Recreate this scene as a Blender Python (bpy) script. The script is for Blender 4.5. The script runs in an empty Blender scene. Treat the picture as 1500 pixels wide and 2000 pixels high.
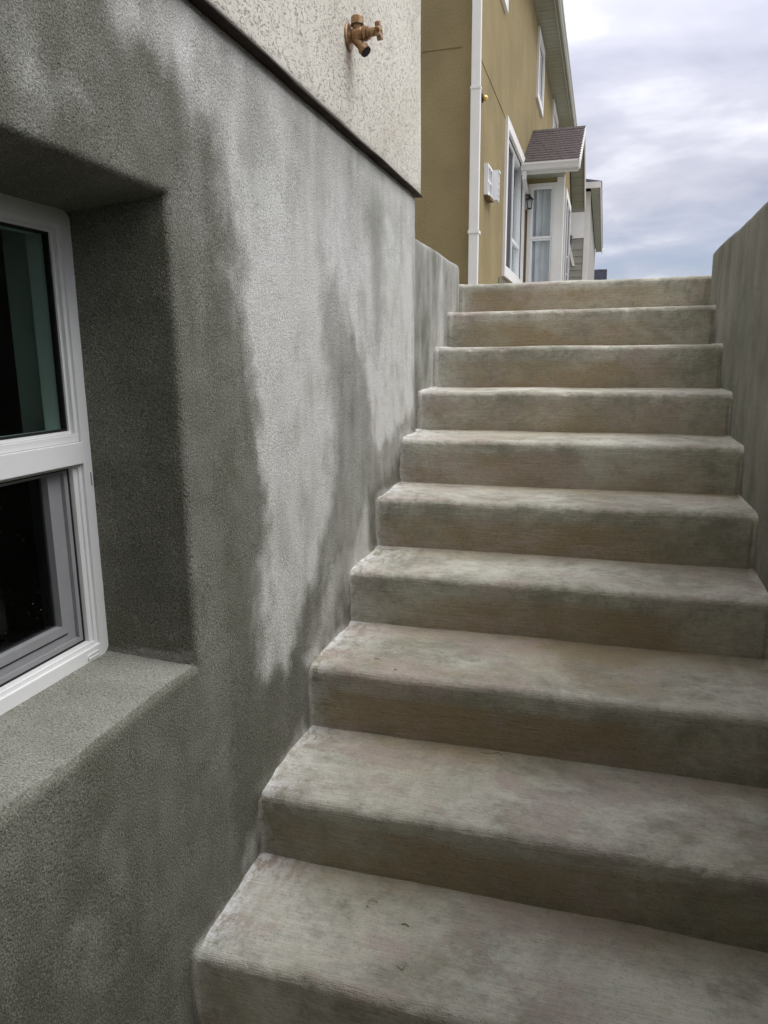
import bpy, bmesh, math, random
import numpy as np
from mathutils import Vector, Matrix
random.seed(7)
S = bpy.context.scene
COL = S.collection
R = math.radians

# ------------------------------------------------------------------ camera
cam = bpy.data.objects.new('camera', bpy.data.cameras.new('camera')); COL.objects.link(cam)
cam.data.sensor_fit = 'HORIZONTAL'; cam.data.sensor_width = 36.0
cam.data.lens = 36.0 * 1433.1 / 1500.0
cam.data.clip_start = 0.05; cam.data.clip_end = 3000
PIT, ROL, YAW = 0.2073, -0.0090, 0.2871
fw = Vector((-math.sin(YAW) * math.cos(PIT), math.cos(YAW) * math.cos(PIT), -math.sin(PIT)))
rt = Vector((math.cos(YAW), math.sin(YAW), 0)); up = rt.cross(fw)
rt2 = rt * math.cos(ROL) + up * math.sin(ROL); up2 = up * math.cos(ROL) - rt * math.sin(ROL)
cam.matrix_world = Matrix(((rt2.x, up2.x, -fw.x, 0.7863), (rt2.y, up2.y, -fw.y, -1.1848), (rt2.z, up2.z, -fw.z, 1.4446), (0, 0, 0, 1)))
S.camera = cam

# ------------------------------------------------------------------ world: overcast sky, thin blue low down
SUN_EL, SUN_AZ = R(56), R(82)          # azimuth measured from +Y towards +X
w = bpy.data.worlds.new('World'); S.world = w; w.use_nodes = True
nt = w.node_tree; nt.nodes.clear()
def wn(t, **k):
    n = nt.nodes.new(t)
    for a, b in k.items(): setattr(n, a, b)
    return n
L = nt.links.new
sky = wn('ShaderNodeTexSky', sky_type='NISHITA', sun_disc=False, sun_elevation=SUN_EL, sun_rotation=SUN_AZ)
sky.air_density = 1.2; sky.dust_density = 1.5; sky.ozone_density = 1.5
sm = wn('ShaderNodeVectorMath', operation='SCALE'); sm.inputs[3].default_value = 0.09
st_ = wn('ShaderNodeVectorMath', operation='MULTIPLY'); st_.inputs[1].default_value = (0.88, 0.90, 1.12); L(sky.outputs[0], st_.inputs[0]); L(st_.outputs[0], sm.inputs[0])
tc = wn('ShaderNodeTexCoord'); sep = wn('ShaderNodeSeparateXYZ'); L(tc.outputs['Generated'], sep.inputs[0])
def wmath(op, a, b=None, clamp=False):
    n = wn('ShaderNodeMath', operation=op, use_clamp=clamp)
    for i, v in enumerate((a, b)):
        if v is None: continue
        if isinstance(v, (int, float)): n.inputs[i].default_value = v
        else: L(v, n.inputs[i])
    return n.outputs[0]
zc = wmath('MAXIMUM', sep.outputs[2], 0.0)
# cloud sheet: project direction on a plane overhead so that clouds flatten towards the horizon
den = wmath('ADD', zc, 0.22)
px = wmath('DIVIDE', sep.outputs[0], den); py = wmath('DIVIDE', sep.outputs[1], den)
cmb = wn('ShaderNodeCombineXYZ'); L(px, cmb.inputs[0]); L(py, cmb.inputs[1])
n1 = wn('ShaderNodeTexNoise'); n1.inputs['Scale'].default_value = 1.35; n1.inputs['Detail'].default_value = 5; n1.inputs['Roughness'].default_value = 0.5; n1.inputs['Distortion'].default_value = 0.6
L(cmb.outputs[0], n1.inputs['Vector'])
n2 = wn('ShaderNodeTexNoise'); n2.inputs['Scale'].default_value = 4.2; n2.inputs['Detail'].default_value = 6; n2.inputs['Roughness'].default_value = 0.55; n2.inputs['Distortion'].default_value = 0.35
L(cmb.outputs[0], n2.inputs['Vector'])
mixn = wmath('ADD', wmath('MULTIPLY', n1.outputs[0], 0.76), wmath('MULTIPLY', n2.outputs[0], 0.24))
ramp = wn('ShaderNodeValToRGB'); L(mixn, ramp.inputs[0])
e = ramp.color_ramp.elements
e[0].position = 0.37; e[0].color = (0.40, 0.415, 0.51, 1)
e[1].position = 0.63; e[1].color = (0.90, 0.90, 0.96, 1)
m = ramp.color_ramp.elements.new(0.52); m.color = (0.60, 0.605, 0.69, 1)
lum = wmath('ADD', wmath('MULTIPLY', wmath('MULTIPLY', zc, zc), 3.0), 0.74)      # overcast sky: the zenith is about three times the horizon
cl = wn('ShaderNodeVectorMath', operation='SCALE'); L(ramp.outputs[0], cl.inputs[0]); L(lum, cl.inputs[3])
# coverage: nearly closed, opening to haze-blue close to the horizon
cov = wmath('ADD', wmath('MULTIPLY', zc, 5.5), wmath('MULTIPLY', wmath('SUBTRACT', mixn, 0.5), 1.8))
cov = wmath('MINIMUM', wmath('MAXIMUM', wmath('ADD', cov, -0.04), 0.0), 0.93)
mx = wn('ShaderNodeMix', data_type='RGBA'); L(cov, mx.inputs[0]); L(sm.outputs[0], mx.inputs[6]); L(cl.outputs[0], mx.inputs[7])
bg = wn('ShaderNodeBackground'); L(mx.outputs[2], bg.inputs[0]); bg.inputs[1].default_value = 1.0
wo = wn('ShaderNodeOutputWorld'); L(bg.outputs[0], wo.inputs[0])

# ------------------------------------------------------------------ sun behind cloud
sl = bpy.data.lights.new('sun', 'SUN'); sl.energy = 1.45; sl.angle = R(35); sl.color = (1.0, 0.965, 0.91)
so = bpy.data.objects.new('sun', sl); COL.objects.link(so)
sd = Vector((math.sin(SUN_AZ) * math.cos(SUN_EL), math.cos(SUN_AZ) * math.cos(SUN_EL), math.sin(SUN_EL)))
so.rotation_euler = (-sd).to_track_quat('-Z', 'Y').to_euler(); so.location = (6, 3, 12)
vs = S.view_settings; vs.view_transform = 'Standard'; vs.look = 'None'; vs.exposure = 0.48; vs.gamma = 1.0; vs.use_curve_mapping = False
S.cycles.use_adaptive_sampling = True; S.cycles.adaptive_threshold = 0.02; S.cycles.adaptive_min_samples = 16
S.cycles.max_bounces = 6; S.cycles.diffuse_bounces = 3; S.cycles.glossy_bounces = 2; S.cycles.transparent_max_bounces = 12

# ------------------------------------------------------------------ helpers
def _hash(i, j, k, seed):
    n = (i * 374761393 + j * 668265263 + k * 2147483647 + seed * 1274126177) & 0xFFFFFFFF
    n = ((n ^ (n >> 13)) * 1274126177) & 0xFFFFFFFF
    n = n ^ (n >> 16)
    return (n & 0xFFFF) / 65535.0
def vnoise(p, seed=0):
    p = np.asarray(p, float); i = np.floor(p).astype(np.int64); f = p - i; f = f * f * (3 - 2 * f)
    out = 0
    for dx in (0, 1):
        for dy in (0, 1):
            for dz in (0, 1):
                wgt = (f[:, 0] if dx else 1 - f[:, 0]) * (f[:, 1] if dy else 1 - f[:, 1]) * (f[:, 2] if dz else 1 - f[:, 2])
                out = out + wgt * _hash(i[:, 0] + dx, i[:, 1] + dy, i[:, 2] + dz, seed)
    return out * 2 - 1
def fbm(p, scale, octv=4, seed=0, rough=0.5):
    p = np.asarray(p, float) * scale; a = 1.0; s = 0; t = 0
    for o in range(octv):
        s = s + a * vnoise(p + 17.3 * o, seed + o); t += a; a *= rough; p = p * 2.03
    return s / t
def sstep(a, b, x):
    t = np.clip((x - a) / (b - a), 0, 1); return t * t * (3 - 2 * t)
def poly_sd(pts, poly):
    """signed distance of 2-D points to a polygon, positive inside"""
    poly = np.array(poly, float); x, y = pts[:, 0], pts[:, 1]; ins = np.zeros(len(pts), bool); d = np.full(len(pts), 1e9)
    for a, b in zip(poly, np.roll(poly, -1, 0)):
        ab = b - a; t = np.clip(((pts - a) @ ab) / (ab @ ab), 0, 1); q = a + t[:, None] * ab
        d = np.minimum(d, np.hypot(*(pts - q).T))
        c = ((a[1] > y) != (b[1] > y)) & (x < (b[0] - a[0]) * (y - a[1]) / (b[1] - a[1] + 1e-12) + a[0]); ins ^= c
    return np.where(ins, d, -d)

def link(o, parent=None):
    COL.objects.link(o)
    if parent is not None:
        o.parent = parent
        o.matrix_parent_inverse = world_of(parent).inverted()
    return o
def world_of(o):
    M = o.matrix_basis.copy()
    if o.parent: M = world_of(o.parent) @ o.matrix_parent_inverse @ M
    return M
def thing(name, label, cat, loc=(0, 0, 0), group=None):
    o = bpy.data.objects.new(name, None); o.location = loc; o.empty_display_size = 0.1; COL.objects.link(o)
    return tag(o, label, cat, group)
def tag(o, label, cat, group=None):
    o['label'] = label; o['category'] = cat
    if group: o['group'] = group
    return o
def structure(o): o['kind'] = 'structure'; return o
def obj(name, me, mat, parent=None, smooth=False):
    if isinstance(me, bmesh.types.BMesh):
        b = me; me = bpy.data.meshes.new(name); bmesh.ops.recalc_face_normals(b, faces=b.faces); b.to_mesh(me); b.free()
    if mat is not None and len(me.materials) == 0: me.materials.append(mat)
    if smooth: me.polygons.foreach_set('use_smooth', [True] * len(me.polygons))
    return link(bpy.data.objects.new(name, me), parent)
def box(b, x0, x1, y0, y1, z0, z1, bev=0.0):
    r = bmesh.ops.create_cube(b, size=1.0, matrix=Matrix.Translation(((x0 + x1) / 2, (y0 + y1) / 2, (z0 + z1) / 2)) @ Matrix.Diagonal((x1 - x0, y1 - y0, z1 - z0, 1)))
    if bev > 0:
        es = list({ed for v in r['verts'] for ed in v.link_edges})
        bmesh.ops.bevel(b, geom=es, offset=bev, segments=2, affect='EDGES', profile=0.6)
    return b
def B(*a, **k): return box(bmesh.new(), *a, **k)
def BB(lst, bev=0.0):
    b = bmesh.new()
    for t in lst: box(b, *t, bev=bev)
    return b
def cyl(b, p0, p1, r0, r1=None, seg=20, cap=True):
    p0 = Vector(p0); p1 = Vector(p1); r1 = r0 if r1 is None else r1
    M = Matrix.Translation((p0 + p1) / 2) @ (p1 - p0).to_track_quat('Z', 'Y').to_matrix().to_4x4()
    bmesh.ops.create_cone(b, cap_ends=cap, segments=seg, radius1=r0, radius2=r1, depth=(p1 - p0).length, matrix=M); return b
def lathe(b, base, axis, prof, seg=24):
    """prof: (distance along axis, radius)"""
    base = Vector(base); q = Vector(axis).to_track_quat('Z', 'Y'); rows = []
    for d, r in prof:
        rows.append([b.verts.new(base + q @ Vector((r * math.cos(2 * math.pi * k / seg), r * math.sin(2 * math.pi * k / seg), d))) for k in range(seg)])
    for a, c in zip(rows, rows[1:]):
        for k in range(seg): b.faces.new((a[k], a[(k + 1) % seg], c[(k + 1) % seg], c[k]))
    b.faces.new(rows[0][::-1]); b.faces.new(rows[-1]); return b
def tube(b, pts, rad, seg=6):
    pts = [Vector(p) for p in pts]; rows = []
    for i, p in enumerate(pts):
        t = (pts[min(i + 1, len(pts) - 1)] - pts[max(i - 1, 0)]).normalized(); q = t.to_track_quat('Z', 'Y')
        r = rad[i] if isinstance(rad, (list, tuple)) else rad
        rows.append([b.verts.new(p + q @ Vector((r * math.cos(2 * math.pi * k / seg), r * math.sin(2 * math.pi * k / seg), 0))) for k in range(seg)])
    for a, c in zip(rows, rows[1:]):
        for k in range(seg): b.faces.new((a[k], a[(k + 1) % seg], c[(k + 1) % seg], c[k]))
    b.faces.new(rows[0][::-1]); b.faces.new(rows[-1]); return b
def prism(b, pts, vec):
    """closed polygon extruded along vec"""
    a = [b.verts.new(p) for p in pts]; c = [b.verts.new(Vector(p) + Vector(vec)) for p in pts]; n = len(pts)
    b.faces.new(a); b.faces.new(c[::-1])
    for i in range(n): b.faces.new((a[i], a[(i + 1) % n], c[(i + 1) % n], c[i]))
    return b
def frame2d(b, y0, y1, z0, z1, wid, x0, x1, rad=0.0, axis='x', wl=None, wr=None, wb=None, wt=None):
    """one-piece picture frame in the plane across `axis`; widths per side"""
    wl = wid if wl is None else wl; wr = wid if wr is None else wr; wb = wid if wb is None else wb; wt = wid if wt is None else wt
    def ring(a0, a1, c0, c1, r, n=5):
        if r <= 0: r = 1e-4; 
        out = []
        for cx, cz, s in ((a1 - r, c1 - r, 0), (a0 + r, c1 - r, 90), (a0 + r, c0 + r, 180), (a1 - r, c0 + r, 270)):
            for k in range(n): t = R(s + 90 * k / (n - 1)); out.append((cx + r * math.cos(t), cz + r * math.sin(t)))
        return out
    o = ring(y0, y1, z0, z1, rad); i = ring(y0 + wl, y1 - wr, z0 + wb, z1 - wt, rad * 0.15)
    def v(p, d): return b.verts.new((d, p[0], p[1]) if axis == 'x' else (p[0], d, p[1]))
    of = [v(p, x1) for p in o]; ob = [v(p, x0) for p in o]; jf = [v(p, x1) for p in i]; jb = [v(p, x0) for p in i]; n = len(o)
    for k in range(n):
        q = (k + 1) % n
        b.faces.new((of[k], of[q], jf[q], jf[k])); b.faces.new((ob[q], ob[k], jb[k], jb[q]))
        b.faces.new((ob[k], ob[q], of[q], of[k])); b.faces.new((jf[k], jf[q], jb[q], jb[k]))
    return b
def grid_mesh(name, P, keep=None, attrs=None):
    """P: (n, m, 3) array -> mesh of quads"""
    n, m_ = P.shape[:2]; idx = np.arange(n * m_).reshape(n, m_)
    q = np.stack([idx[:-1, :-1], idx[1:, :-1], idx[1:, 1:], idx[:-1, 1:]], -1)
    q = q[keep] if keep is not None else q.reshape(-1, 4)
    me = bpy.data.meshes.new(name)
    return P.reshape(-1, 3), q, me
def fill_mesh(me, V, F, attrs=None):
    V = np.asarray(V, np.float32); F = np.asarray(F, np.int32)
    me.vertices.add(len(V)); me.vertices.foreach_set('co', V.ravel())
    me.loops.add(F.size); me.loops.foreach_set('vertex_index', F.ravel())
    me.polygons.add(len(F)); me.polygons.foreach_set('loop_start', np.arange(0, F.size, 4, dtype=np.int32)); me.polygons.foreach_set('loop_total', np.full(len(F), 4, np.int32))
    me.update(calc_edges=True)
    me.polygons.foreach_set('use_smooth', [True] * len(F))
    for k, a in (attrs or {}).items():
        at = me.attributes.new(k, 'FLOAT', 'POINT'); at.data.foreach_set('value', np.asarray(a, np.float32).ravel())
    me.validate(); return me

# ------------------------------------------------------------------ materials
class M_:
    def __init__(s, name, rough=0.8, spec=0.3):
        s.m = bpy.data.materials.new(name); s.m.use_nodes = True; s.t = s.m.node_tree; s.t.nodes.clear()
        s.o = s.n('ShaderNodeOutputMaterial'); s.p = s.n('ShaderNodeBsdfPrincipled'); s.l(s.p.outputs[0], s.o.inputs[0])
        s.p.inputs['Roughness'].default_value = rough; s.p.inputs['Specular IOR Level'].default_value = spec
        s.c = s.n('ShaderNodeTexCoord').outputs['Object']
    def n(s, t, **k):
        x = s.t.nodes.new(t)
        for a, b in k.items(): setattr(x, a, b)
        return x
    def l(s, a, b): s.t.links.new(a, b)
    def mapv(s, scale, src=None, rot=(0, 0, 0)):
        x = s.n('ShaderNodeMapping'); s.l(src or s.c, x.inputs[0]); x.inputs['Scale'].default_value = scale; x.inputs['Rotation'].default_value = rot; return x.outputs[0]
    def noise(s, scale, detail=4, rough=0.55, vec=None, dist=0.0):
        x = s.n('ShaderNodeTexNoise'); s.l(vec or s.c, x.inputs['Vector']); x.inputs['Scale'].default_value = scale; x.inputs['Detail'].default_value = detail
        x.inputs['Roughness'].default_value = rough; x.inputs['Distortion'].default_value = dist; return x.outputs[0]
    def voro(s, scale, vec=None, feature='F1'):
        x = s.n('ShaderNodeTexVoronoi', feature=feature); s.l(vec or s.c, x.inputs['Vector']); x.inputs['Scale'].default_value = scale; return x.outputs['Distance']
    def ramp(s, f, stops):
        x = s.n('ShaderNodeValToRGB'); s.l(f, x.inputs[0]); e = x.color_ramp.elements
        while len(e) < len(stops): e.new(0.5)
        for k, (p, c) in enumerate(stops):
            e[k].position = p; e[k].color = (c, c, c, 1) if isinstance(c, (int, float)) else tuple(c) + (1,)
        return x.outputs[0]
    def mix(s, f, a, b, mode='MIX'):
        x = s.n('ShaderNodeMix', data_type='RGBA', blend_type=mode)
        for i, v in ((0, f), (6, a), (7, b)):
            if hasattr(v, 'default_value') and not isinstance(v, (int, float)): s.l(v, x.inputs[i])
            elif i == 0: x.inputs[0].default_value = v
            else: x.inputs[i].default_value = (v, v, v, 1) if isinstance(v, (int, float)) else tuple(v) + (1,)
        return x.outputs[2]
    def math(s, op, a, b=0.0, clamp=False):
        x = s.n('ShaderNodeMath', operation=op, use_clamp=clamp)
        for i, v in enumerate((a, b)):
            if isinstance(v, (int, float)): x.inputs[i].default_value = v
            else: s.l(v, x.inputs[i])
        return x.outputs[0]
    def attr(s, name):
        x = s.n('ShaderNodeAttribute', attribute_name=name); return x.outputs['Fac']
    def color(s, v):
        if isinstance(v, (tuple, list)): s.p.inputs['Base Color'].default_value = tuple(v) + (1,)
        else: s.l(v, s.p.inputs['Base Color'])
        return s
    def bump(s, h, dist, strength=1.0, prev=None):
        x = s.n('ShaderNodeBump'); x.inputs['Distance'].default_value = dist; x.inputs['Strength'].default_value = strength; s.l(h, x.inputs['Height'])
        if prev is not None: s.l(prev, x.inputs['Normal'])
        s.l(x.outputs[0], s.p.inputs['Normal']); return x.outputs[0]

def stucco(name, dark, light, grain=240, bump=0.0035, use_attr=True, patch=(0.35, 0.75)):
    k = M_(name, 0.92, 0.12)
    big = k.noise(1.6, 4, 0.6); mid = k.noise(9, 3, 0.6); g = k.noise(grain, 2, 0.7); g2 = k.noise(grain * 0.45, 1, 0.5)
    if use_attr:
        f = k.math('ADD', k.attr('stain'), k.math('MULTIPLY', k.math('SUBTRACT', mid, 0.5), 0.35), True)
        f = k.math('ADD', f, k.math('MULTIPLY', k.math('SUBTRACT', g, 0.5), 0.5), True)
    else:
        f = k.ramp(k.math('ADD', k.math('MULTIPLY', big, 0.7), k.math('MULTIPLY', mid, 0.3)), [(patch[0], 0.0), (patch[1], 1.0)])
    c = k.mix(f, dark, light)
    c = k.mix(0.5, c, k.ramp(big, [(0.3, (0.46, 0.47, 0.43)), (0.7, (0.56, 0.53, 0.53))]), 'OVERLAY')
    c = k.mix(1.0, c, k.ramp(g, [(0.28, 0.45), (0.46, 0.95), (0.6, 1.05), (0.72, 1.5)]), 'MULTIPLY')
    k.color(c)
    h = k.math('ADD', g, k.math('MULTIPLY', g2, 0.6))
    k.bump(h, bump)
    return k.m

MAT = {}
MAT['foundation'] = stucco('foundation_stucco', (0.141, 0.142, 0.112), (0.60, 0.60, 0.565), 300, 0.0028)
MAT['retaining'] = stucco('retaining_stucco', (0.168, 0.169, 0.130), (0.37, 0.368, 0.325), 330, 0.0022, True)

def cream():
    k = M_('cream_stucco', 0.9, 0.15)
    v = k.mapv((1.0, 1.0, 1.7))
    worm = k.noise(70, 3, 0.55, v, 1.6); fine = k.noise(260, 2, 0.6); big = k.noise(2.2, 4, 0.6)
    pit = k.ramp(worm, [(0.36, 0.0), (0.43, 1.0)])
    c = k.mix(k.ramp(big, [(0.35, 0.0), (0.7, 1.0)]), (0.565, 0.545, 0.47), (0.66, 0.64, 0.565))
    c = k.mix(1.0, c, k.ramp(worm, [(0.33, (0.70, 0.64, 0.57)), (0.42, (0.97, 0.96, 0.95)), (0.6, (1.04, 1.03, 1.0))]), 'MULTIPLY')
    c = k.mix(k.ramp(k.noise(5, 4, 0.65), [(0.56, 0.0), (0.72, 0.4)]), c, (0.42, 0.34, 0.28))
    sp = k.n('ShaderNodeSeparateXYZ'); k.l(k.c, sp.inputs[0])            # rusty run-off below the tap
    dyy = k.math('ABSOLUTE', k.math('ADD', k.math('SUBTRACT', sp.outputs[1], 1.10), k.math('MULTIPLY', k.math('SUBTRACT', k.noise(14, 2, 0.5), 0.5), 0.05)))
    run = k.math('MULTIPLY', k.ramp(dyy, [(0.0, 1.0), (0.045, 0.0)]), k.ramp(k.math('SUBTRACT', 2.40, sp.outputs[2]), [(0.02, 0.0), (0.06, 0.85), (0.26, 0.0)]))
    c = k.mix(run, c, (0.27, 0.20, 0.165))
    k.color(c); k.bump(k.math('ADD', k.math('MULTIPLY', pit, 1.0), k.math('MULTIPLY', fine, 0.25)), 0.0035)
    return k.m
MAT['cream'] = cream()

def concrete():
    k = M_('broomed_concrete', 0.9, 0.12)
    oi = k.n('ShaderNodeObjectInfo'); sh = k.n('ShaderNodeCombineXYZ')          # every pour weathers differently
    for q_, f_ in ((0, 37.0), (1, 91.0), (2, 53.0)): k.l(k.math('MULTIPLY', oi.outputs['Random'], f_), sh.inputs[q_])
    ad = k.n('ShaderNodeVectorMath', operation='ADD'); k.l(k.c, ad.inputs[0]); k.l(sh.outputs[0], ad.inputs[1]); P = ad.outputs[0]
    broom = k.noise(1.0, 2, 0.65, k.mapv((16, 430, 430))); broom2 = k.noise(1.0, 1, 0.5, k.mapv((5, 150, 150)))
    fine = k.noise(310, 1, 0.6); grit = k.noise(95, 2, 0.75)
    big = k.noise(2.6, 4, 0.70, P, 0.5); mid = k.noise(10, 4, 0.75, k.mapv((0.7, 1, 1), P)); cl = k.noise(24, 3, 0.75, P)
    t = k.math('ADD', k.math('MULTIPLY', big, 0.5), k.math('ADD', k.math('MULTIPLY', mid, 0.3), k.math('MULTIPLY', cl, 0.2)))
    c = k.mix(k.ramp(t, [(0.43, 0.0), (0.57, 1.0)]), (0.280, 0.270, 0.208), (0.520, 0.510, 0.425))
    br = k.math('ADD', k.attr('brown'), k.math('ADD', k.math('MULTIPLY', k.math('SUBTRACT', mid, 0.5), 1.5), k.math('MULTIPLY', k.math('SUBTRACT', cl, 0.5), 1.0)), True)
    c = k.mix(k.math('MULTIPLY', br, 0.85), c, (0.290, 0.224, 0.130))
    pk = k.ramp(k.noise(4.1, 5, 0.74, k.mapv((0.8, 1.3, 1.3), P)), [(0.51, 0.0), (0.59, 0.6)])
    c = k.mix(pk, c, (0.375, 0.305, 0.262))
    dk = k.ramp(k.noise(6.5, 4, 0.76, k.mapv((0.8, 1.2, 1.2), P, (0.3, 0, 0.2))), [(0.55, 0.0), (0.64, 0.40)])
    c = k.mix(dk, c, (0.225, 0.215, 0.168))
    wa = k.attr('white')
    wh = k.math('MULTIPLY', wa, k.ramp(k.noise(34, 3, 0.8, k.mapv((1, 0.5, 1), P)), [(0.42, 0.0), (0.56, 1.0)]), True)
    c = k.mix(wh, c, (0.63, 0.63, 0.595))
    c = k.mix(1.0, c, k.ramp(broom, [(0.3, 0.84), (0.5, 1.0), (0.7, 1.10)]), 'MULTIPLY')
    c = k.mix(1.0, c, k.ramp(grit, [(0.28, 0.80), (0.42, 0.99), (0.62, 1.02), (0.75, 1.14)]), 'MULTIPLY')
    c = k.mix(1.0, c, k.ramp(fine, [(0.2, 0.35), (0.33, 1.0), (0.7, 1.06)]), 'MULTIPLY')
    k.color(c)
    h = k.math('ADD', k.math('ADD', k.math('MULTIPLY', broom, 0.8), k.math('MULTIPLY', grit, 0.8)), k.math('ADD', k.math('MULTIPLY', broom2, 0.6), k.math('MULTIPLY', fine, 0.7)))
    k.bump(h, 0.0021)
    return k.m
MAT['concrete'] = concrete()

def plain(name, col, rough=0.5, spec=0.4, var=0.08, scale=6, bump=0.0, bscale=120, metal=0.0):
    k = M_(name, rough, spec)
    f = k.noise(scale, 5, 0.6)
    lo = tuple(max(0, v * (1 - var)) for v in col); hi = tuple(min(1, v * (1 + var)) for v in col)
    k.color(k.mix(k.ramp(f, [(0.3, 0.0), (0.7, 1.0)]), lo, hi)); k.p.inputs['Metallic'].default_value = metal
    if bump: k.bump(k.noise(bscale, 3, 0.6), bump)
    return k.m
MAT['olive'] = plain('olive_stucco', (0.258, 0.209, 0.108), 0.92, 0.1, 0.14, 1.4, 0.006, 60)
MAT['white_trim'] = plain('white_trim_paint', (0.72, 0.71, 0.66), 0.5, 0.4, 0.05, 3)
MAT['vinyl'] = plain('white_vinyl', (0.80, 0.81, 0.80), 0.35, 0.45, 0.03, 5)
MAT['grey_sash'] = plain('grey_screen_frame', (0.29, 0.29, 0.30), 0.45, 0.4, 0.1, 9)
MAT['gasket'] = plain('black_gasket', (0.015, 0.015, 0.015), 0.6, 0.3)
MAT['drywall'] = plain('white_drywall', (0.55, 0.57, 0.55), 0.8, 0.2)
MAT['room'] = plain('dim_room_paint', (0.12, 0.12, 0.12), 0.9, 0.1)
MAT['flashing'] = plain('rusty_shade_flashing', (0.045, 0.033, 0.027), 0.8, 0.15, 0.6, 14, 0.001, 90)  # near-black base puts the shadow gap under the lip into the rusty colour
MAT['soffit'] = plain('sage_soffit_vinyl', (0.27, 0.278, 0.205), 0.55, 0.3, 0.06, 2)
MAT['gutter'] = plain('sage_gutter_paint', (0.33, 0.335, 0.27), 0.45, 0.4, 0.06, 2)
MAT['white_gutter'] = plain('white_gutter_paint', (0.66, 0.65, 0.61), 0.45, 0.4, 0.06, 2)
MAT['shingle'] = plain('brown_shingle', (0.098, 0.082, 0.078), 0.95, 0.1, 0.4, 25, 0.003, 200)
MAT['dark_shingle'] = plain('charcoal_shingle', (0.035, 0.037, 0.045), 0.95, 0.1, 0.3, 6)
MAT['grey_siding'] = plain('grey_siding', (0.30, 0.295, 0.265), 0.7, 0.2, 0.08, 2)
MAT['curtain'] = plain('pale_curtain', (0.78, 0.79, 0.80), 0.9, 0.1, 0.1, 4)
MAT['screen_mesh'] = plain('dark_window_screen', (0.055, 0.055, 0.06), 0.8, 0.2, 0.1, 4)
MAT['black_metal'] = plain('black_metal', (0.02, 0.02, 0.02), 0.4, 0.5)
MAT['ground'] = plain('pale_gravel', (0.30, 0.285, 0.25), 0.95, 0.1, 0.35, 3, 0.02, 30)
MAT['twig'] = plain('dry_stalk', (0.16, 0.105, 0.05), 0.9, 0.1, 0.3, 60)
MAT['straw'] = plain('pale_straw', (0.42, 0.34, 0.20), 0.9, 0.1, 0.3, 60)
def brass():
    k = M_('weathered_brass', 0.42, 0.5); k.p.inputs['Metallic'].default_value = 0.6
    k.color(k.mix(k.ramp(k.noise(90, 4, 0.65), [(0.35, 0.0), (0.65, 1.0)]), (0.25, 0.125, 0.07), (0.40, 0.27, 0.13))); k.bump(k.noise(400, 3, 0.6), 0.0008); return k.m
MAT['brass'] = brass()
MAT['gold'] = plain('polished_brass', (0.65, 0.48, 0.16), 0.25, 0.5, 0.1, 20, metal=0.9)
def glass(name, tint, ior=1.5, rough=0.0, specks=False):
    k = M_(name); k.t.nodes.remove(k.p)
    tr = k.n('ShaderNodeBsdfTransparent'); tr.inputs[0].default_value = tuple(tint) + (1,)
    gl = k.n('ShaderNodeBsdfGlossy'); gl.inputs['Roughness'].default_value = rough; gl.inputs[0].default_value = (0.9, 0.95, 0.93, 1)
    lw = k.n('ShaderNodeLayerWeight'); lw.inputs[0].default_value = 0.5
    fr = k.math('ADD', k.math('MULTIPLY', k.math('POWER', lw.outputs['Facing'], 5.0), 0.9), 0.025)
    mx = k.n('ShaderNodeMixShader'); k.l(fr, mx.inputs[0]); k.l(tr.outputs[0], mx.inputs[1]); k.l(gl.outputs[0], mx.inputs[2]); out = mx.outputs[0]
    if specks:
        d = k.n('ShaderNodeBsdfDiffuse'); d.inputs[0].default_value = (0.75, 0.75, 0.72, 1)
        sp = k.math('MULTIPLY', k.ramp(k.noise(230, 2, 0.6), [(0.70, 0.0), (0.74, 1.0)]), k.ramp(k.noise(17, 2, 0.5), [(0.52, 0.0), (0.60, 0.9)]))
        m2 = k.n('ShaderNodeMixShader'); k.l(sp, m2.inputs[0]); k.l(out, m2.inputs[1]); k.l(d.outputs[0], m2.inputs[2]); out = m2.outputs[0]
    k.l(out, k.o.inputs[0]); return k.m
MAT['glass_green'] = glass('green_tinted_glass', (0.80, 0.89, 0.855), 1.45)
MAT['glass_screened'] = glass('dusty_dark_glass', (0.45, 0.48, 0.48), 1.45, 0.0, True)
MAT['glass_far'] = glass('house_window_glass', (0.94, 0.96, 0.965), 1.5)

# ------------------------------------------------------------------ dimensions of the stairwell (metres; bottom floor at z = 0)
W = 1.2879
NY = [0.0007, 0.3328, 0.6828, 1.0592, 1.3873, 1.7189, 2.0711, 2.4110, 2.7558, 3.1054]
NZ = [0.1833, 0.3637, 0.5584, 0.7403, 0.9297, 1.1125, 1.2903, 1.4849, 1.6703, 1.8416]
GROUND = 1.815

# ------------------------------------------------------------------ ground and floor
b = bmesh.new()
X = [-400, -0.25, 1.45, 400]; Y = [-400, -2.75, 3.2, 600]
for i in range(3):
    for j in range(3):
        if i == 1 and j == 1: continue
        b.faces.new([b.verts.new(p) for p in ((X[i], Y[j], GROUND), (X[i + 1], Y[j], GROUND), (X[i + 1], Y[j + 1], GROUND), (X[i], Y[j + 1], GROUND))])
bmesh.ops.remove_doubles(b, verts=b.verts, dist=1e-4)
structure(obj('ground', b, MAT['ground']))
structure(obj('stairwell_floor', B(-0.05, 1.4, -2.7, 0.1, -0.2, 0.0), MAT['concrete']))

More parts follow.
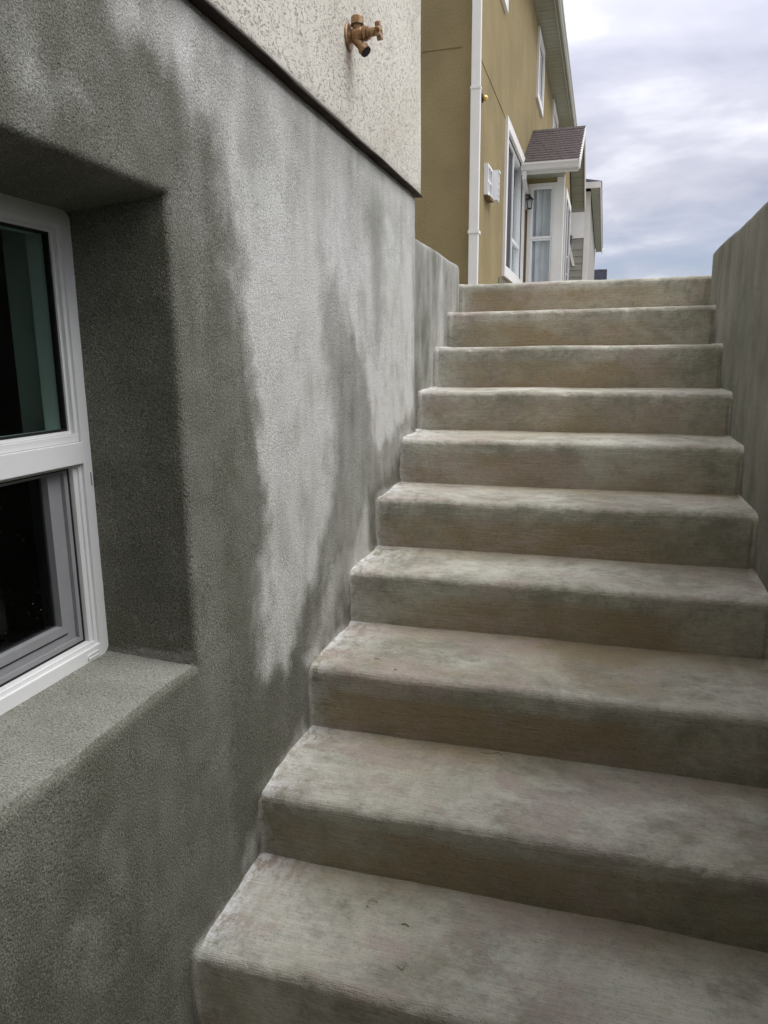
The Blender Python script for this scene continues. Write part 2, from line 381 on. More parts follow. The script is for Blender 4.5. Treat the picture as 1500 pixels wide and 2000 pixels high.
# ------------------------------------------------------------------ staircase
stairs = thing('staircase', 'broad flight of grey-brown broomed concrete steps climbing between stucco walls', 'staircase', (W / 2, 0, 0))
def make_step(i):
    y0 = NY[i] - 0.006; zt = NZ[i] + 0.006; zb = (NZ[i - 1] if i else 0.0) - 0.03
    yb = (NY[i + 1] + 0.05) if i < 9 else NY[i] + 0.55
    r = 0.023
    prof = []; tt = []
    for z in np.linspace(zb, zt - r, 12)[:-1]: prof.append((y0 + 0.004 * (zt - z) / 0.2, z)); tt.append(0)
    for a in np.linspace(0, 90, 9): prof.append((y0 + r - r * math.cos(R(a)), zt - r + r * math.sin(R(a)))); tt.append(1)
    for y in np.linspace(y0 + r, yb, 22)[1:]: prof.append((y, zt + 0.004 * (y - y0) / 0.3)); tt.append(2)
    prof = np.array(prof); tt = np.array(tt); xs = np.linspace(-0.03, W + 0.03, 250)
    n, m = len(prof), len(xs)
    P = np.zeros((n, m, 3)); P[..., 0] = xs[None]; P[..., 1] = prof[:, 0, None]; P[..., 2] = prof[:, 1, None]
    V = P.reshape(-1, 3); seed = 31 + i * 7
    off = np.array([13.1 * i, 5.7 * i, 0])
    wob = fbm(V * [1, 0, 0] + off, 4.0, 3, seed)                       # the whole edge wanders a little
    d1 = fbm(V + off, 9.0, 3, seed + 2); d2 = fbm(V + off, 34.0, 3, seed + 4)
    T = np.repeat(tt, m)
    V = V.copy()
    V[:, 1] += np.where(T < 2, 0.0060 * wob + 0.0018 * d1 + 0.0010 * d2, 0.0)
    V[:, 2] += np.where(T > 0, 0.0045 * fbm(V * [1, 0, 0] + off, 3.1, 3, seed + 9) + 0.0014 * d1 + 0.0008 * d2, 0)
    # chips and trowel tears along the nosing
    nose = np.exp(-((V[:, 1] - y0 - 0.006) ** 2 + (V[:, 2] - zt + 0.006) ** 2) / 0.022 ** 2)
    worn = 0.5 + 0.5 * fbm(V * [1, 0, 0] + off, 2.0, 2, seed + 19)
    chip = np.clip(fbm(V + off, 48.0, 3, seed + 6) - 0.12, 0, 1) * nose * (0.4 + worn) + 0.35 * np.clip(fbm(V + off, 17.0, 2, seed + 7) - 0.2, 0, 1) * nose
    V[:, 1] += 0.006 * chip + 0.0009 * nose * fbm(V + off, 120.0, 2, seed + 21); V[:, 2] -= 0.005 * chip + 0.0009 * nose * fbm(V + off, 115.0, 2, seed + 22)
    # mortar fillet smeared against the side walls
    for side in (0, 1):
        dx = V[:, 0] if side == 0 else W - V[:, 0]
        fil = np.clip(1 - dx / (0.014 + 0.010 * fbm(V + off, 24.0, 2, seed + 8 + side)), 0, 1) ** 2
        V[:, 1] -= np.where(T < 2, 0.008 * fil, 0); V[:, 2] += np.where(T == 2, 0.004 * fil, 0)
    V[:, 1] += np.where(T == 0, 0.009 * sstep(W - 0.016, W - 0.002, V[:, 0] + 0.006 * d2), 0)
    hz = (V[:, 2] - (NZ[i - 1] if i else 0)) / 0.18
    nz = fbm(V * [0.55, 1, 1.3] + off, 3.0, 4, seed + 11); nz2 = fbm(V * [0.5, 1, 1] + off, 8.0, 4, seed + 15)
    back = (V[:, 1] - y0) / 0.34
    br_r = sstep(0.84, 0.66, hz + 0.06 * nz2) * (0.68 + 1.2 * nz + 0.6 * nz2) * sstep(0.0, 0.10, V[:, 0] + 0.05 * nz2) * sstep(W, W - 0.35, V[:, 0] + 0.3 * nz)
    br_t = sstep(0.5, 1.0, back) * (0.55 + 0.9 * nz) + np.clip(nz * 1.1 + nz2 * 0.5 - 0.08, 0, 1) * 0.8
    brown = np.clip(np.where(T == 0, br_r, np.where(T == 1, 0.04, br_t)), 0, 1)
    wl = sstep(0.22, 0.0, V[:, 0] + 0.12 * nz2) * 0.7 + sstep(0.06, 0.0, V[:, 0] + 0.03 * nz2) * 0.6 + 0.35 * sstep(W - 0.04, W, V[:, 0])
    white = np.clip(np.where(T == 2, wl * 0.8, np.where(T == 1, wl * 0.55, wl * 0.3)), 0, 1)
    if i > 7: white *= 0.5
    idx = np.arange(n * m).reshape(n, m)
    F = np.stack([idx[:-1, :-1], idx[:-1, 1:], idx[1:, 1:], idx[1:, :-1]], -1).reshape(-1, 4)
    me = fill_mesh(bpy.data.meshes.new('step'), V, F, {'brown': brown, 'white': white})
    return obj('step', me, MAT['concrete'], stairs)
for i in range(10): make_step(i)
structure(obj('landing', B(-0.02, W + 0.02, 3.6, 5.2, 1.6, 1.835, bev=0.01), MAT['concrete']))

# ------------------------------------------------------------------ own house: foundation wall with window recess
house = thing('house', 'pale stucco house with grey parged foundation wall and deep basement window', 'house', (-4, -0.3, 0))
OY0, OY1, OZ0, OZ1 = -1.12, 0.088, 0.812, 1.742          # opening in the face
IY0, IY1, IZ0, IZ1 = -1.09, 0.070, 0.834, 1.720          # at the window frame
RR = 0.014; YEND = 1.992; DEP = -0.205
fine_off = np.array([0, .001, .003, .006, .011, .018])
def lines(lo, hi, dense_lo, dense_hi, step, coarse, specials):
    a = list(np.arange(lo, dense_lo, coarse)) + list(np.arange(dense_lo, dense_hi, step)) + list(np.arange(dense_hi, hi, coarse)) + [hi]
    sp = sorted(specials); a = [v for v in a if all(abs(v - s) > step * 0.45 for s in sp)]
    return np.array(sorted(a + sp))
ys = lines(-2.7, YEND, -0.75, YEND, 0.009, 0.05, [OY0 - o for o in fine_off] + [OY1 + o for o in fine_off] + [YEND - .002, YEND - .005, YEND - .009, YEND - .014, YEND - .022])
zs = lines(-0.06, 2.12, 0.0, 2.12, 0.009, 0.03, [OZ0 - o for o in fine_off] + [OZ1 + o for o in fine_off])
YY, ZZ = np.meshgrid(ys, zs, indexing='ij')
p3 = np.stack([np.zeros(YY.size), YY.ravel(), ZZ.ravel()], -1)
dy = np.maximum(np.maximum(OY0 - YY, YY - OY1), 0); dz = np.maximum(np.maximum(OZ0 - ZZ, ZZ - OZ1), 0)
dist = np.hypot(dy, dz).ravel()
def rnd(d, r): d = np.clip(d, 0, r); return r - np.sqrt(np.maximum(r * r - (r - d) ** 2, 0))
xw = 0.0045 * fbm(p3, 2.6, 3, 3) + 0.0016 * fbm(p3, 14, 3, 5) - rnd(dist, RR) - rnd(YEND - p3[:, 1], 0.030)
xw += 0.0007 * fbm(p3, 60, 2, 6)
xw -= 0.010 * sstep(2.094, 2.104, p3[:, 2] + 0.010 * (p3[:, 1] - 0.2) / 1.8 + 0.003 * fbm(p3, 9, 3, 7))
edge_w = np.exp(-dist / 0.06)
V = np.stack([xw, p3[:, 1] + edge_w * 0.006 * fbm(p3, 9, 3, 8), p3[:, 2] + edge_w * 0.0075 * fbm(p3, 5.5, 4, 9)], -1)
# the reveal bows upward a little away from the corner, as trowelled by hand
V[:, 2] += np.where(np.abs(p3[:, 2] - OZ1) < 0.09, 0.010 * np.clip((0.0 - p3[:, 1]) / 0.4, 0, 1), 0) * np.exp(-dist / 0.05)
n, m = YY.shape; idx = np.arange(n * m).reshape(n, m)
cy = (ys[:-1] + ys[1:]) / 2; cz = (zs[:-1] + zs[1:]) / 2
hole = ((cy > OY0) & (cy < OY1))[:, None] & ((cz > OZ0) & (cz < OZ1))[None]
Fq = np.stack([idx[:-1, :-1], idx[1:, :-1], idx[1:, 1:], idx[:-1, 1:]], -1)[~hole]
verts = [V]; faces = [Fq]; base = len(V)
# reveal: four strips from the rim back to the window
def strip(ids, tgt):
    global base
    dep = np.array([0.0, 0.03, 0.08, 0.15, 0.3, 0.5, 0.75, 1.0]); k = len(ids); prev = np.array(ids)
    A = V[ids]
    for d in dep[1:]:
        Pn = A + (tgt - A) * d
        wv = 0.0025 * fbm(Pn, 14, 3, 21) * (1 - d) + 0.0008 * fbm(Pn, 60, 2, 22); Pn = Pn + np.stack([0 * wv, wv, wv], -1)
        verts.append(Pn); cur = base + np.arange(k); base += k
        faces.append(np.stack([prev[:-1], prev[1:], cur[1:], cur[:-1]], -1)); prev = cur
iy = [int(np.argmin(abs(ys - v))) for v in (OY0, OY1)]; iz = [int(np.argmin(abs(zs - v))) for v in (OZ0, OZ1)]
def inner(ids):
    q = p3[ids]; ty = (q[:, 1] - OY0) / (OY1 - OY0); tz = (q[:, 2] - OZ0) / (OZ1 - OZ0)
    return np.stack([np.full(len(ids), DEP - 0.02), IY0 + ty * (IY1 - IY0), IZ0 + tz * (IZ1 - IZ0)], -1)
for ids in (idx[iy[0]:iy[1] + 1, iz[0]], idx[iy[1], iz[0]:iz[1] + 1], idx[iy[0]:iy[1] + 1, iz[1]][::-1], idx[iy[0], iz[0]:iz[1] + 1][::-1]):
    strip(np.array(ids), inner(np.array(ids)))
# return of the wall round the house corner
ids = idx[-1, :]; tg = V[ids].copy(); tg[:, 0] = -0.40; strip(np.array(ids), tg)
VA = np.concatenate(verts); FA = np.concatenate(faces)
pp_ = [(NY[0], -0.1)]
for i in range(10): pp_ += [(NY[i], NZ[i]), ((NY[i + 1] if i < 9 else 3.6), NZ[i])]
ds_ = np.clip(-poly_sd(VA[:, 1:], pp_ + [(3.6, -0.1)]), 0, 1)
VA[:, 0] += np.where(VA[:, 0] > -0.03, np.clip(0.006 + 0.012 * fbm(VA, 11, 3, 55), 0, 0.02) * np.exp(-(ds_ / 0.016) ** 2), 0)
# pale lime bloom with run-down tongues and damp streaks, as weathering shapes on the wall (y, z)
MAIN = [(0.02, 2.2), (0.288, 2.2), (0.797, 2.2), (2.1, 2.2), (2.1, 1.90), (1.97, 1.736), (1.95, 1.224), (1.632, 1.142), (1.451, 1.103), (1.308, 1.211), (1.218, 1.409), (1.171, 1.542), (1.053, 1.522), (1.039, 1.284), (0.938, 0.971), (0.71, 0.79), (0.493, 0.665), (0.372, 0.782), (0.398, 0.953), (0.482, 1.156), (0.418, 1.375), (0.357, 1.536), (0.34, 1.718), (0.242, 1.906), (0.12, 1.958), (0.008, 1.983)]
DARK = [[(0.867, 1.645), (0.962, 1.683), (1.094, 1.539), (1.187, 1.342), (1.265, 1.179), (1.123, 1.143), (0.959, 1.289), (0.854, 1.473)],
        [(1.298, 1.895), (1.417, 1.94), (1.474, 1.767), (1.5, 1.553), (1.442, 1.405), (1.343, 1.617)],
        [(0.425, 1.956), (0.534, 1.997), (0.582, 1.896), (0.457, 1.769), (0.415, 1.859)],
        [(1.179, 1.171), (1.385, 1.111), (1.38, 0.959), (0.85, 0.696), (0.763, 0.693), (0.861, 0.842)]]
LITE = [[(-0.294, 1.852), (-0.238, 1.859), (-0.146, 1.835), (-0.172, 1.81), (-0.244, 1.819), (-0.299, 1.82)],
        [(0.711, 0.551), (0.675, 0.598), (1.054, 0.843), (1.284, 0.938), (1.342, 0.811), (0.938, 0.597)],
        [(0.278, 0.212), (0.249, 0.261), (0.443, 0.401), (0.622, 0.43), (0.647, 0.352), (0.372, 0.324)],
        [(-0.266, 0.669), (-0.24, 0.661), (-0.282, 0.399), (-0.3, 0.467)],
        [(0.40, 1.45), (0.75, 1.45), (0.86, 1.15), (0.72, 0.84), (0.52, 0.64), (0.37, 0.74), (0.42, 1.0)],
        [(0.92, 1.62), (1.3, 1.5), (1.95, 1.3), (1.93, 1.12), (1.42, 0.96), (1.02, 0.78), (0.76, 0.68), (0.92, 1.05)],
        [(1.52, 1.95), (1.92, 1.9), (1.93, 1.22), (1.66, 1.15), (1.45, 1.16), (1.5, 1.5)]]
q = VA[:, 1:].copy()
wv = np.stack([fbm(np.c_[VA[:, 1:] * [1, 0.45], VA[:, 0]], 5.5, 4, 41), fbm(VA, 4.0, 4, 42)], -1)
blot = fbm(VA, 8.0, 5, 52, 0.62)
q = q + wv * [0.09, 0.10] + np.stack([fbm(VA, 19, 3, 53), fbm(VA, 19, 3, 54)], -1) * 0.035
streak = fbm(np.c_[VA[:, 1] * 1.0, VA[:, 2] * 0.10, VA[:, 0]], 16, 4, 44)
hf = fbm(np.c_[VA[:, 1], VA[:, 2] * 0.35, VA[:, 0]], 38, 3, 45)
st = sstep(-0.075, 0.07, poly_sd(q, MAIN) + 0.03 * streak + 0.02 * hf + 0.03 * blot)
st = st * (0.66 + 0.34 * sstep(2.02, 1.66, VA[:, 2] + 0.25 * blot))
for i, pl in enumerate(DARK): st = st * (1 - (0.55, 0.46, 0.35, 0.16)[i] * sstep(-0.06, 0.06, poly_sd(q, pl) + 0.03 * streak + 0.02 * hf + 0.09 * blot))
for i, pl in enumerate(LITE): st = np.maximum(st, (0.35, 0.62, 0.55, 0.18, 0.98, 0.36, 0.92)[i] * sstep(-0.045, 0.05, poly_sd(q, pl) + 0.03 * blot + 0.02 * hf))
st = st * (0.92 + 0.22 * streak + 0.14 * hf + 0.46 * blot) + 0.12 * np.clip(streak, -0.3, 1) + 0.12 * fbm(VA, 2.2, 4, 47) + 0.05
# crust of lime where the wall meets the steps
prof_pts = [(NY[0], -0.1)]
for i in range(10): prof_pts += [(NY[i], NZ[i]), ((NY[i + 1] if i < 9 else 3.6), NZ[i])]
prof_pts += [(3.6, -0.1)]
d_st = -poly_sd(VA[:, 1:], prof_pts)
thick = 0.020 + 0.020 * fbm(VA, 7, 3, 49) + 0.008 * hf
crust = sstep(1.5, 0.3, np.clip(d_st, 0, 9) / np.maximum(thick, 0.003)) * (d_st < 0.2)
st = np.clip(st, 0, 1); st = np.maximum(st, crust * np.clip(0.38 + 1.1 * blot, 0, 1))
st = np.where(VA[:, 0] < -0.012, 0.03 + 0.10 * fbm(VA, 6, 3, 50) + 0.26 * (VA[:, 2] < OZ0 + 0.03), st)  # reveal soffit and jambs held dark: recess shade put into the colour
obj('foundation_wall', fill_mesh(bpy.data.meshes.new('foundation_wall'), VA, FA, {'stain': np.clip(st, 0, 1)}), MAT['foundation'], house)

# upper stucco wall: oversailing skin with a hand-floated edge
xs_ = np.linspace(-2.7, 2.022, 120); zs_ = np.r_[2.118, 2.121, 2.126, 2.14, np.linspace(2.17, 6.6, 60)]
YY, ZZ = np.meshgrid(xs_, zs_, indexing='ij'); pp = np.stack([0 * YY.ravel(), YY.ravel(), ZZ.ravel()], -1)
X_ = 0.019 + 0.003 * fbm(pp, 3, 3, 61) - rnd(pp[:, 2] - 2.118, 0.008) - rnd(2.022 - pp[:, 1], 0.006)
Vw = np.stack([X_, pp[:, 1], pp[:, 2]], -1); Vw[:, 2] += np.where(pp[:, 2] < 2.13, 0.004 * fbm(pp, 7, 3, 62) - 0.010 * (pp[:, 1] - 0.2) / 1.8, 0)
n, m = YY.shape; idx = np.arange(n * m).reshape(n, m); F1 = np.stack([idx[:-1, :-1], idx[1:, :-1], idx[1:, 1:], idx[:-1, 1:]], -1).reshape(-1, 4)
V2 = Vw[idx[-1, :]].copy(); V2[:, 0] = -8; k2 = len(Vw) + np.arange(m); F2 = np.stack([idx[-1, :-1], k2[:-1], k2[1:], idx[-1, 1:]], -1)
V3 = Vw[idx[:, 0]].copy(); V3[:, 0] = -0.05; k3 = len(Vw) + m + np.arange(n); F3 = np.stack([idx[1:, 0], idx[:-1, 0], k3[:-1], k3[1:]], -1)
obj('upper_wall', fill_mesh(bpy.data.meshes.new('upper_wall'), np.concatenate([Vw, V2, V3]), np.concatenate([F1, F2, F3])), MAT['cream'], house)
# rusty weep flashing below it, shadow gap darkened into its colour (a thin folded strip, slightly bent along its length)
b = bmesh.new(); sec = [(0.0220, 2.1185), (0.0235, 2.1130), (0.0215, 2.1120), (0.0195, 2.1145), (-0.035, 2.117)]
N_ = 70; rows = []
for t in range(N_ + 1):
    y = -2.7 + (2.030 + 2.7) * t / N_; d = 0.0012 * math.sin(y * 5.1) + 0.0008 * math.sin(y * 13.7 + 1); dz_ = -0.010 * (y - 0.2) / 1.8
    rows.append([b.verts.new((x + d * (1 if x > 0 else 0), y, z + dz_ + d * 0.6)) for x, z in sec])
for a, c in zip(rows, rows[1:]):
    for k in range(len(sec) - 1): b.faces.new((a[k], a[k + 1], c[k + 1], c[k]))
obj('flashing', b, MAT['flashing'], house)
obj('eave', BB([(-8.2, 0.45, -3.0, 2.35, 6.6, 6.85)]), MAT['white_trim'], house)
obj('roof', prism(bmesh.new(), [(-8.3, -3.1, 6.86), (0.5, -3.1, 6.86), (-3.9, -3.1, 9.2)], (0, 5.5, 0)), MAT['dark_shingle'], house)

# unseen rear wing added behind the camera to block sky and darken the risers
obj('added_wing_wall', B(-8, 1.75, -5.2, -1.95, 2.0, 6.6), MAT['cream'], house)
obj('added_wing_foundation', B(-0.2, 1.72, -5.2, -1.98, -0.1, 1.999), MAT['retaining'], house)
# basement window
FX = DEP                                                    # face of the vinyl frame
win = obj('window', frame2d(bmesh.new(), IY0 + .003, IY1 + 0.004, IZ0 - 0.003, IZ1 + 0.003, 0.028, FX - 0.07, FX, rad=0.024), MAT['vinyl'], house)
MZ0, MZ1 = 1.243, 1.302
obj('frame_step', frame2d(bmesh.new(), IY0 + .031, IY1 - 0.024, IZ0 + 0.025, IZ1 - 0.025, 0.009, FX - 0.07, FX - 0.006), MAT['vinyl'], win)
obj('mullion', BB([(FX - 0.07, FX + 0.0035, IY0 + .03, IY1 - 0.0245, MZ0, MZ1 - 0.016), (FX - 0.07, FX - 0.004, IY0 + .03, IY1 - 0.0245, MZ1 - 0.0155, MZ1)], bev=0.0015), MAT['vinyl'], win)
us = obj('upper_sash', frame2d(bmesh.new(), IY0 + .04, IY1 - 0.033, MZ1 + 0.0005, IZ1 - 0.034, 0.006, FX - 0.07, FX - 0.014), MAT['vinyl'], win)
obj('glazing_bead', frame2d(bmesh.new(), IY0 + .046, IY1 - 0.039, MZ1 + 0.0065, IZ1 - 0.040, 0.004, FX - 0.030, FX - 0.018), MAT['gasket'], win)
obj('pane', B(FX - 0.029, FX - 0.024, IY0 + .046, IY1 - 0.039, MZ1 + 0.006, IZ1 - 0.040), MAT['glass_green'], win)
obj('lower_frame', frame2d(bmesh.new(), IY0 + .04, IY1 - 0.033, IZ0 + 0.034, MZ0 - 0.0005, 0.012, FX - 0.07, FX - 0.010, wb=0.003, wt=0.006), MAT['vinyl'], win)
obj('channel', frame2d(bmesh.new(), IY0 + .052, IY1 - 0.0455, IZ0 + 0.0375, MZ0 - 0.007, 0.004, FX - 0.06, FX - 0.019), MAT['gasket'], win)
ss = obj('screen_frame', frame2d(bmesh.new(), IY0 + .056, IY1 - 0.050, IZ0 + 0.041, MZ0 - 0.011, 0.010, FX - 0.055, FX - 0.020, wb=0.010, wt=0.003), MAT['grey_sash'], win)
obj('lower_sash', frame2d(bmesh.new(), IY0 + .066, IY1 - 0.0605, IZ0 + 0.0515, MZ0 - 0.0145, 0.036, FX - 0.055, FX - 0.028, wb=0.034, wt=0.003), MAT['grey_sash'], win)
obj('sash_bead', BB([(FX - 0.03, FX - 0.0265, IY0 + .1, IY1 - 0.085, IZ0 + 0.066, IZ0 + 0.068)]), MAT['gasket'], win)
obj('pane', B(FX - 0.048, FX - 0.043, IY0 + .101, IY1 - 0.0955, IZ0 + 0.085, MZ0 - 0.017), MAT['glass_screened'], win)
obj('weep_hole', frame2d(bmesh.new(), 0.004, 0.040, IZ0 + 0.004, IZ0 + 0.015, 0.003, FX - 0.001, FX + 0.0025, rad=0.005), MAT['vinyl'], win)
obj('flange_mark', BB([(FX, FX + 0.0012, IY1 - 0.006, IY1 - 0.0035, 1.195, 1.222)]), MAT['grey_sash'], win)
# drywall return and dim room inside
obj('window_return', BB([(-0.36, FX - 0.071, IY1 - 0.006, IY1 + 0.05, IZ0 - 0.03, IZ1 + 0.03), (-0.36, FX - 0.071, IY0 - 0.05, IY0 + 0.006, IZ0 - 0.03, IZ1 + 0.03),
     (-0.36, FX - 0.071, IY0 + 0.0065, IY1 - 0.0065, IZ0 - 0.03, IZ0 + 0.01), (-0.36, FX - 0.071, IY0 + 0.0065, IY1 - 0.0065, IZ1 - 0.01, IZ1 + 0.03)]), MAT['drywall'], house)
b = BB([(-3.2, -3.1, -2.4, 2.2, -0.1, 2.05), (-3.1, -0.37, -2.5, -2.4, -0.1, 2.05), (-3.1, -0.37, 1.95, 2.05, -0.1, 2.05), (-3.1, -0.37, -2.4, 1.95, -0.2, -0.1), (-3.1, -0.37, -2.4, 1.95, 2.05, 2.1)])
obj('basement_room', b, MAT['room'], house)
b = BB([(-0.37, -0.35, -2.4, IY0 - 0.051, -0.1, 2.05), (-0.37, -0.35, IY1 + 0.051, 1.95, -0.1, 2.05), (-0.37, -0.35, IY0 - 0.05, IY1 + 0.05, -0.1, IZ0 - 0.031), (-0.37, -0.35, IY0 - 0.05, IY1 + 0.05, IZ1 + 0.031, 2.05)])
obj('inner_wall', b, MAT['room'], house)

# ------------------------------------------------------------------ retaining walls
def wall_sheet(name, label, xface, sgn, y0, y1, ztop, thick, z0=-0.1, seed=70, rtop=0.03, rend=0.05, cat='wall', base_st=0.3, mat='retaining'):
    """one closed stucco wall slab: face at xface looking sgn*x, rounded arrises"""
    ny = max(8, int((y1 - y0) / 0.022)); ya = np.linspace(y0, y1, ny)
    prof = [(-thick, z0)]
    prof = []
    for z in np.linspace(z0, ztop - rtop, 80): prof.append((0, z))
    for a in np.linspace(0, 90, 7)[1:]: prof.append((-rtop + rtop * math.cos(R(a)), ztop - rtop + rtop * math.sin(R(a))))
    for t in np.linspace(-rtop, -thick + rtop, 7)[1:]: prof.append((t, ztop))
    for a in np.linspace(90, 180, 7)[1:]: prof.append((-thick + rtop + rtop * math.cos(R(a)), ztop - rtop + rtop * math.sin(R(a))))
    for z in np.linspace(ztop - rtop, z0, 12)[1:]: prof.append((-thick, z))
    prof = np.array(prof); n, m = len(prof), ny
    P = np.zeros((m, n, 3)); P[..., 0] = prof[None, :, 0]; P[..., 1] = ya[:, None]; P[..., 2] = prof[None, :, 1]
    # round the far end in plan and lower its top
    t = np.clip(1 - (y1 - P[..., 1]) / rend, 0, 1); drop = 1 - np.sqrt(np.maximum(1 - t * t, 0))
    P[..., 2] = np.where(P[..., 2] > ztop - 0.12, P[..., 2] - 0.045 * drop, P[..., 2]); P[..., 0] += -(P[..., 0] + thick / 2) * 0.16 * drop
    Vv = P.reshape(-1, 3).copy()
    Vv[:, 0] = xface + sgn * Vv[:, 0]
    d = 0.006 * fbm(Vv, 2.4, 3, seed) + 0.0026 * fbm(Vv * [1, 1, .6], 9, 3, seed + 1) + 0.0012 * fbm(Vv, 24, 3, seed + 5)
    Vv[:, 0] += sgn * d; Vv[:, 2] += np.where(Vv[:, 2] > ztop - 0.06, 0.006 * fbm(Vv * [0, 1, 0], 3.2, 3, seed + 2) + 0.0015 * fbm(Vv, 20, 2, seed + 4), 0)
    idx = np.arange(m * n).reshape(m, n); F = np.stack([idx[:-1, :-1], idx[1:, :-1], idx[1:, 1:], idx[:-1, 1:]], -1).reshape(-1, 4)
    if sgn < 0: F = F[:, ::-1]
    # end cap as a strip between front half and back half of the profile
    caps = []
    for row in (idx[-1], idx[0]):
        h = n // 2
        for k in range(h - 1):
            caps.append((row[k], row[k + 1], row[n - 2 - k], row[n - 1 - k]))
    me = fill_mesh(bpy.data.meshes.new(name), Vv, np.concatenate([F, np.array(caps)]), {'stain': np.clip(base_st + 0.5 * fbm(Vv, 3.2, 5, seed + 6, 0.62) + 0.35 * fbm(Vv * [1, 1, .2], 9, 4, seed + 7) + 0.25 * fbm(Vv * [1, 1, 0.5], 26, 3, seed + 8), 0, 1)})
    for pz in range(len(F), len(F) + len(caps)): me.polygons[pz].use_smooth = False
    return tag(obj(name, me, MAT[mat]), label, cat)
wall_sheet('retaining_wall', 'low grey stucco wing wall left of the top steps, joined to the house corner', -0.012, 1, 1.99, 3.085, 1.952, 0.2, seed=80, base_st=0.34, mat='foundation')
wall_sheet('retaining_wall', 'long dark grey stucco wall along the right side of the steps', W, -1, -2.7, 3.05, 1.962, 0.2, seed=90)

# ------------------------------------------------------------------ hose bib on the upper wall
hb = thing('hose_bib', 'weathered brass outdoor tap on the pale stucco wall above the stairs', 'tap', (0.02, 1.09, 2.36))
c0 = Vector((0.019, 1.090, 2.368))
bm_ = lathe(bmesh.new(), c0, (1, 0, 0), [(0, .036), (.003, .037), (.006, .033), (.008, .020), (.010, .017)], 28)
obj('flange', bm_, MAT['brass'], hb)
for sy in (-1, 1):
    obj('screw', lathe(bmesh.new(), c0 + Vector((.007, sy * 0.026, sy * 0.004)), (1, 0, 0), [(0, .004), (.002, .0035), (.003, .001)], 10), MAT['brass'], hb)
ax = Vector((0.97, 0, 0.06)).normalized()
obj('valve_body', lathe(bmesh.new(), c0 + ax * 0.006, ax, [(0, .015), (.006, .0155), (.010, .019), (.026, .021), (.036, .0195), (.040, .016), (.041, .0205), (.050, .0205), (.0505, .015), (.054, .0175), (.059, .0175), (.060, .012)], 24), MAT['brass'], hb)
obj('vacuum_breaker', lathe(bmesh.new(), c0 + ax * 0.028 + Vector((0, 0, .012)), (0, 0, 1), [(0, .014), (.012, .0145), (.0125, .0185), (.015, .019), (.034, .0185), (.037, .0165), (.0375, .001)], 22), MAT['brass'], hb)
obj('cap_ring', lathe(bmesh.new(), c0 + ax * 0.028 + Vector((0, 0, .0245)), (0, 0, 1), [(0, .0165), (0.0003, .0196), (.0024, .0196), (.0027, .0165)], 22), MAT['gasket'], hb)
sp0 = c0 + ax * 0.022 + Vector((0, 0, -0.010)); spd = Vector((0.62, -0.10, -0.72)).normalized()
obj('spout', lathe(bmesh.new(), sp0, spd, [(0, .013), (.020, .0125), (.034, .0130), (.036, .0165), (.050, .0165), (.051, .013)], 22), MAT['brass'], hb)
obj('spout_opening', lathe(bmesh.new(), sp0 + spd * 0.0505, spd, [(0, .0150), (.003, .0155), (.0035, .010)], 20), MAT['gasket'], hb)
obj('stem', lathe(bmesh.new(), c0 + ax * 0.062, ax, [(0, .012), (.004, .0125), (.014, .0120), (.024, .011)], 12), MAT['brass'], hb)
# lobed hand wheel
b = bmesh.new(); hc = c0 + ax * 0.086; q = ax.to_track_quat('Z', 'Y'); SEG = 48; rows = []
for d, s in ((0, .55), (.001, .92), (.003, 1.0), (.012, 1.0), (.014, .93), (.0145, .55)):
    rows.append([b.verts.new(hc + q @ Vector(((0.022 + 0.0042 * math.cos(8 * 2 * math.pi * k / SEG)) * s * math.cos(2 * math.pi * k / SEG), (0.022 + 0.0042 * math.cos(8 * 2 * math.pi * k / SEG)) * s * math.sin(2 * math.pi * k / SEG), d))) for k in range(SEG)])
for a, c in zip(rows, rows[1:]):
    for k in range(SEG): b.faces.new((a[k], a[(k + 1) % SEG], c[(k + 1) % SEG], c[k]))
b.faces.new(rows[0][::-1]); b.faces.new(rows[-1]); hw = obj('handle', b, MAT['brass'], hb)
obj('handle_screw', lathe(bmesh.new(), hc + ax * .0145, ax, [(0, .006), (.003, .0055), (.004, .001)], 12), MAT['gold'], hw)

# ------------------------------------------------------------------ neighbouring olive house
HX = -0.5; HY0 = 6.28; HY1 = 24.0; HE = 6.72
nb = thing('house', 'two-storey olive stucco house with sage eaves beyond the top of the stairs', 'house', (-5, 15, GROUND))
# walls with openings cut by construction: long wall assembled round its windows
wins = [('lower', 8.50, 10.62, 2.42, 4.28), ('up1', 4.0, 0, 0, 0)]
holes = [(8.62, 10.56, 2.56, 4.17), (7.05, 8.18, 5.42, 6.35), (12.30, 13.20, 5.72, 6.55), (15.9, 17.2, 5.72, 6.55)]
yc = sorted({HY0, HY1, *[v for h in holes for v in h[:2]]}); zc_ = sorted({GROUND - 0.1, HE + 0.1, *[v for h in holes for v in h[2:]]})
b = bmesh.new(); vv = {}
def gv(y, z):
    if (y, z) not in vv: vv[(y, z)] = b.verts.new((HX, y, z))
    return vv[(y, z)]
for y0, y1 in zip(yc, yc[1:]):
    for z0, z1 in zip(zc_, zc_[1:]):
        if any(h[0] - 1e-6 <= y0 and y1 <= h[1] + 1e-6 and h[2] - 1e-6 <= z0 and z1 <= h[3] + 1e-6 for h in holes): continue
        b.faces.new((gv(y0, z0), gv(y1, z0), gv(y1, z1), gv(y0, z1)))
def quad(b, *p): b.faces.new([b.verts.new(x) for x in p])
quad(b, (-9, HY0, GROUND - .1), (HX, HY0, GROUND - .1), (HX, HY0, HE + .1), (-9, HY0, HE + .1))
quad(b, (-9, HY1, GROUND - .1), (-9, HY1, HE + .1), (HX, HY1, HE + .1), (HX, HY1, GROUND - .1))
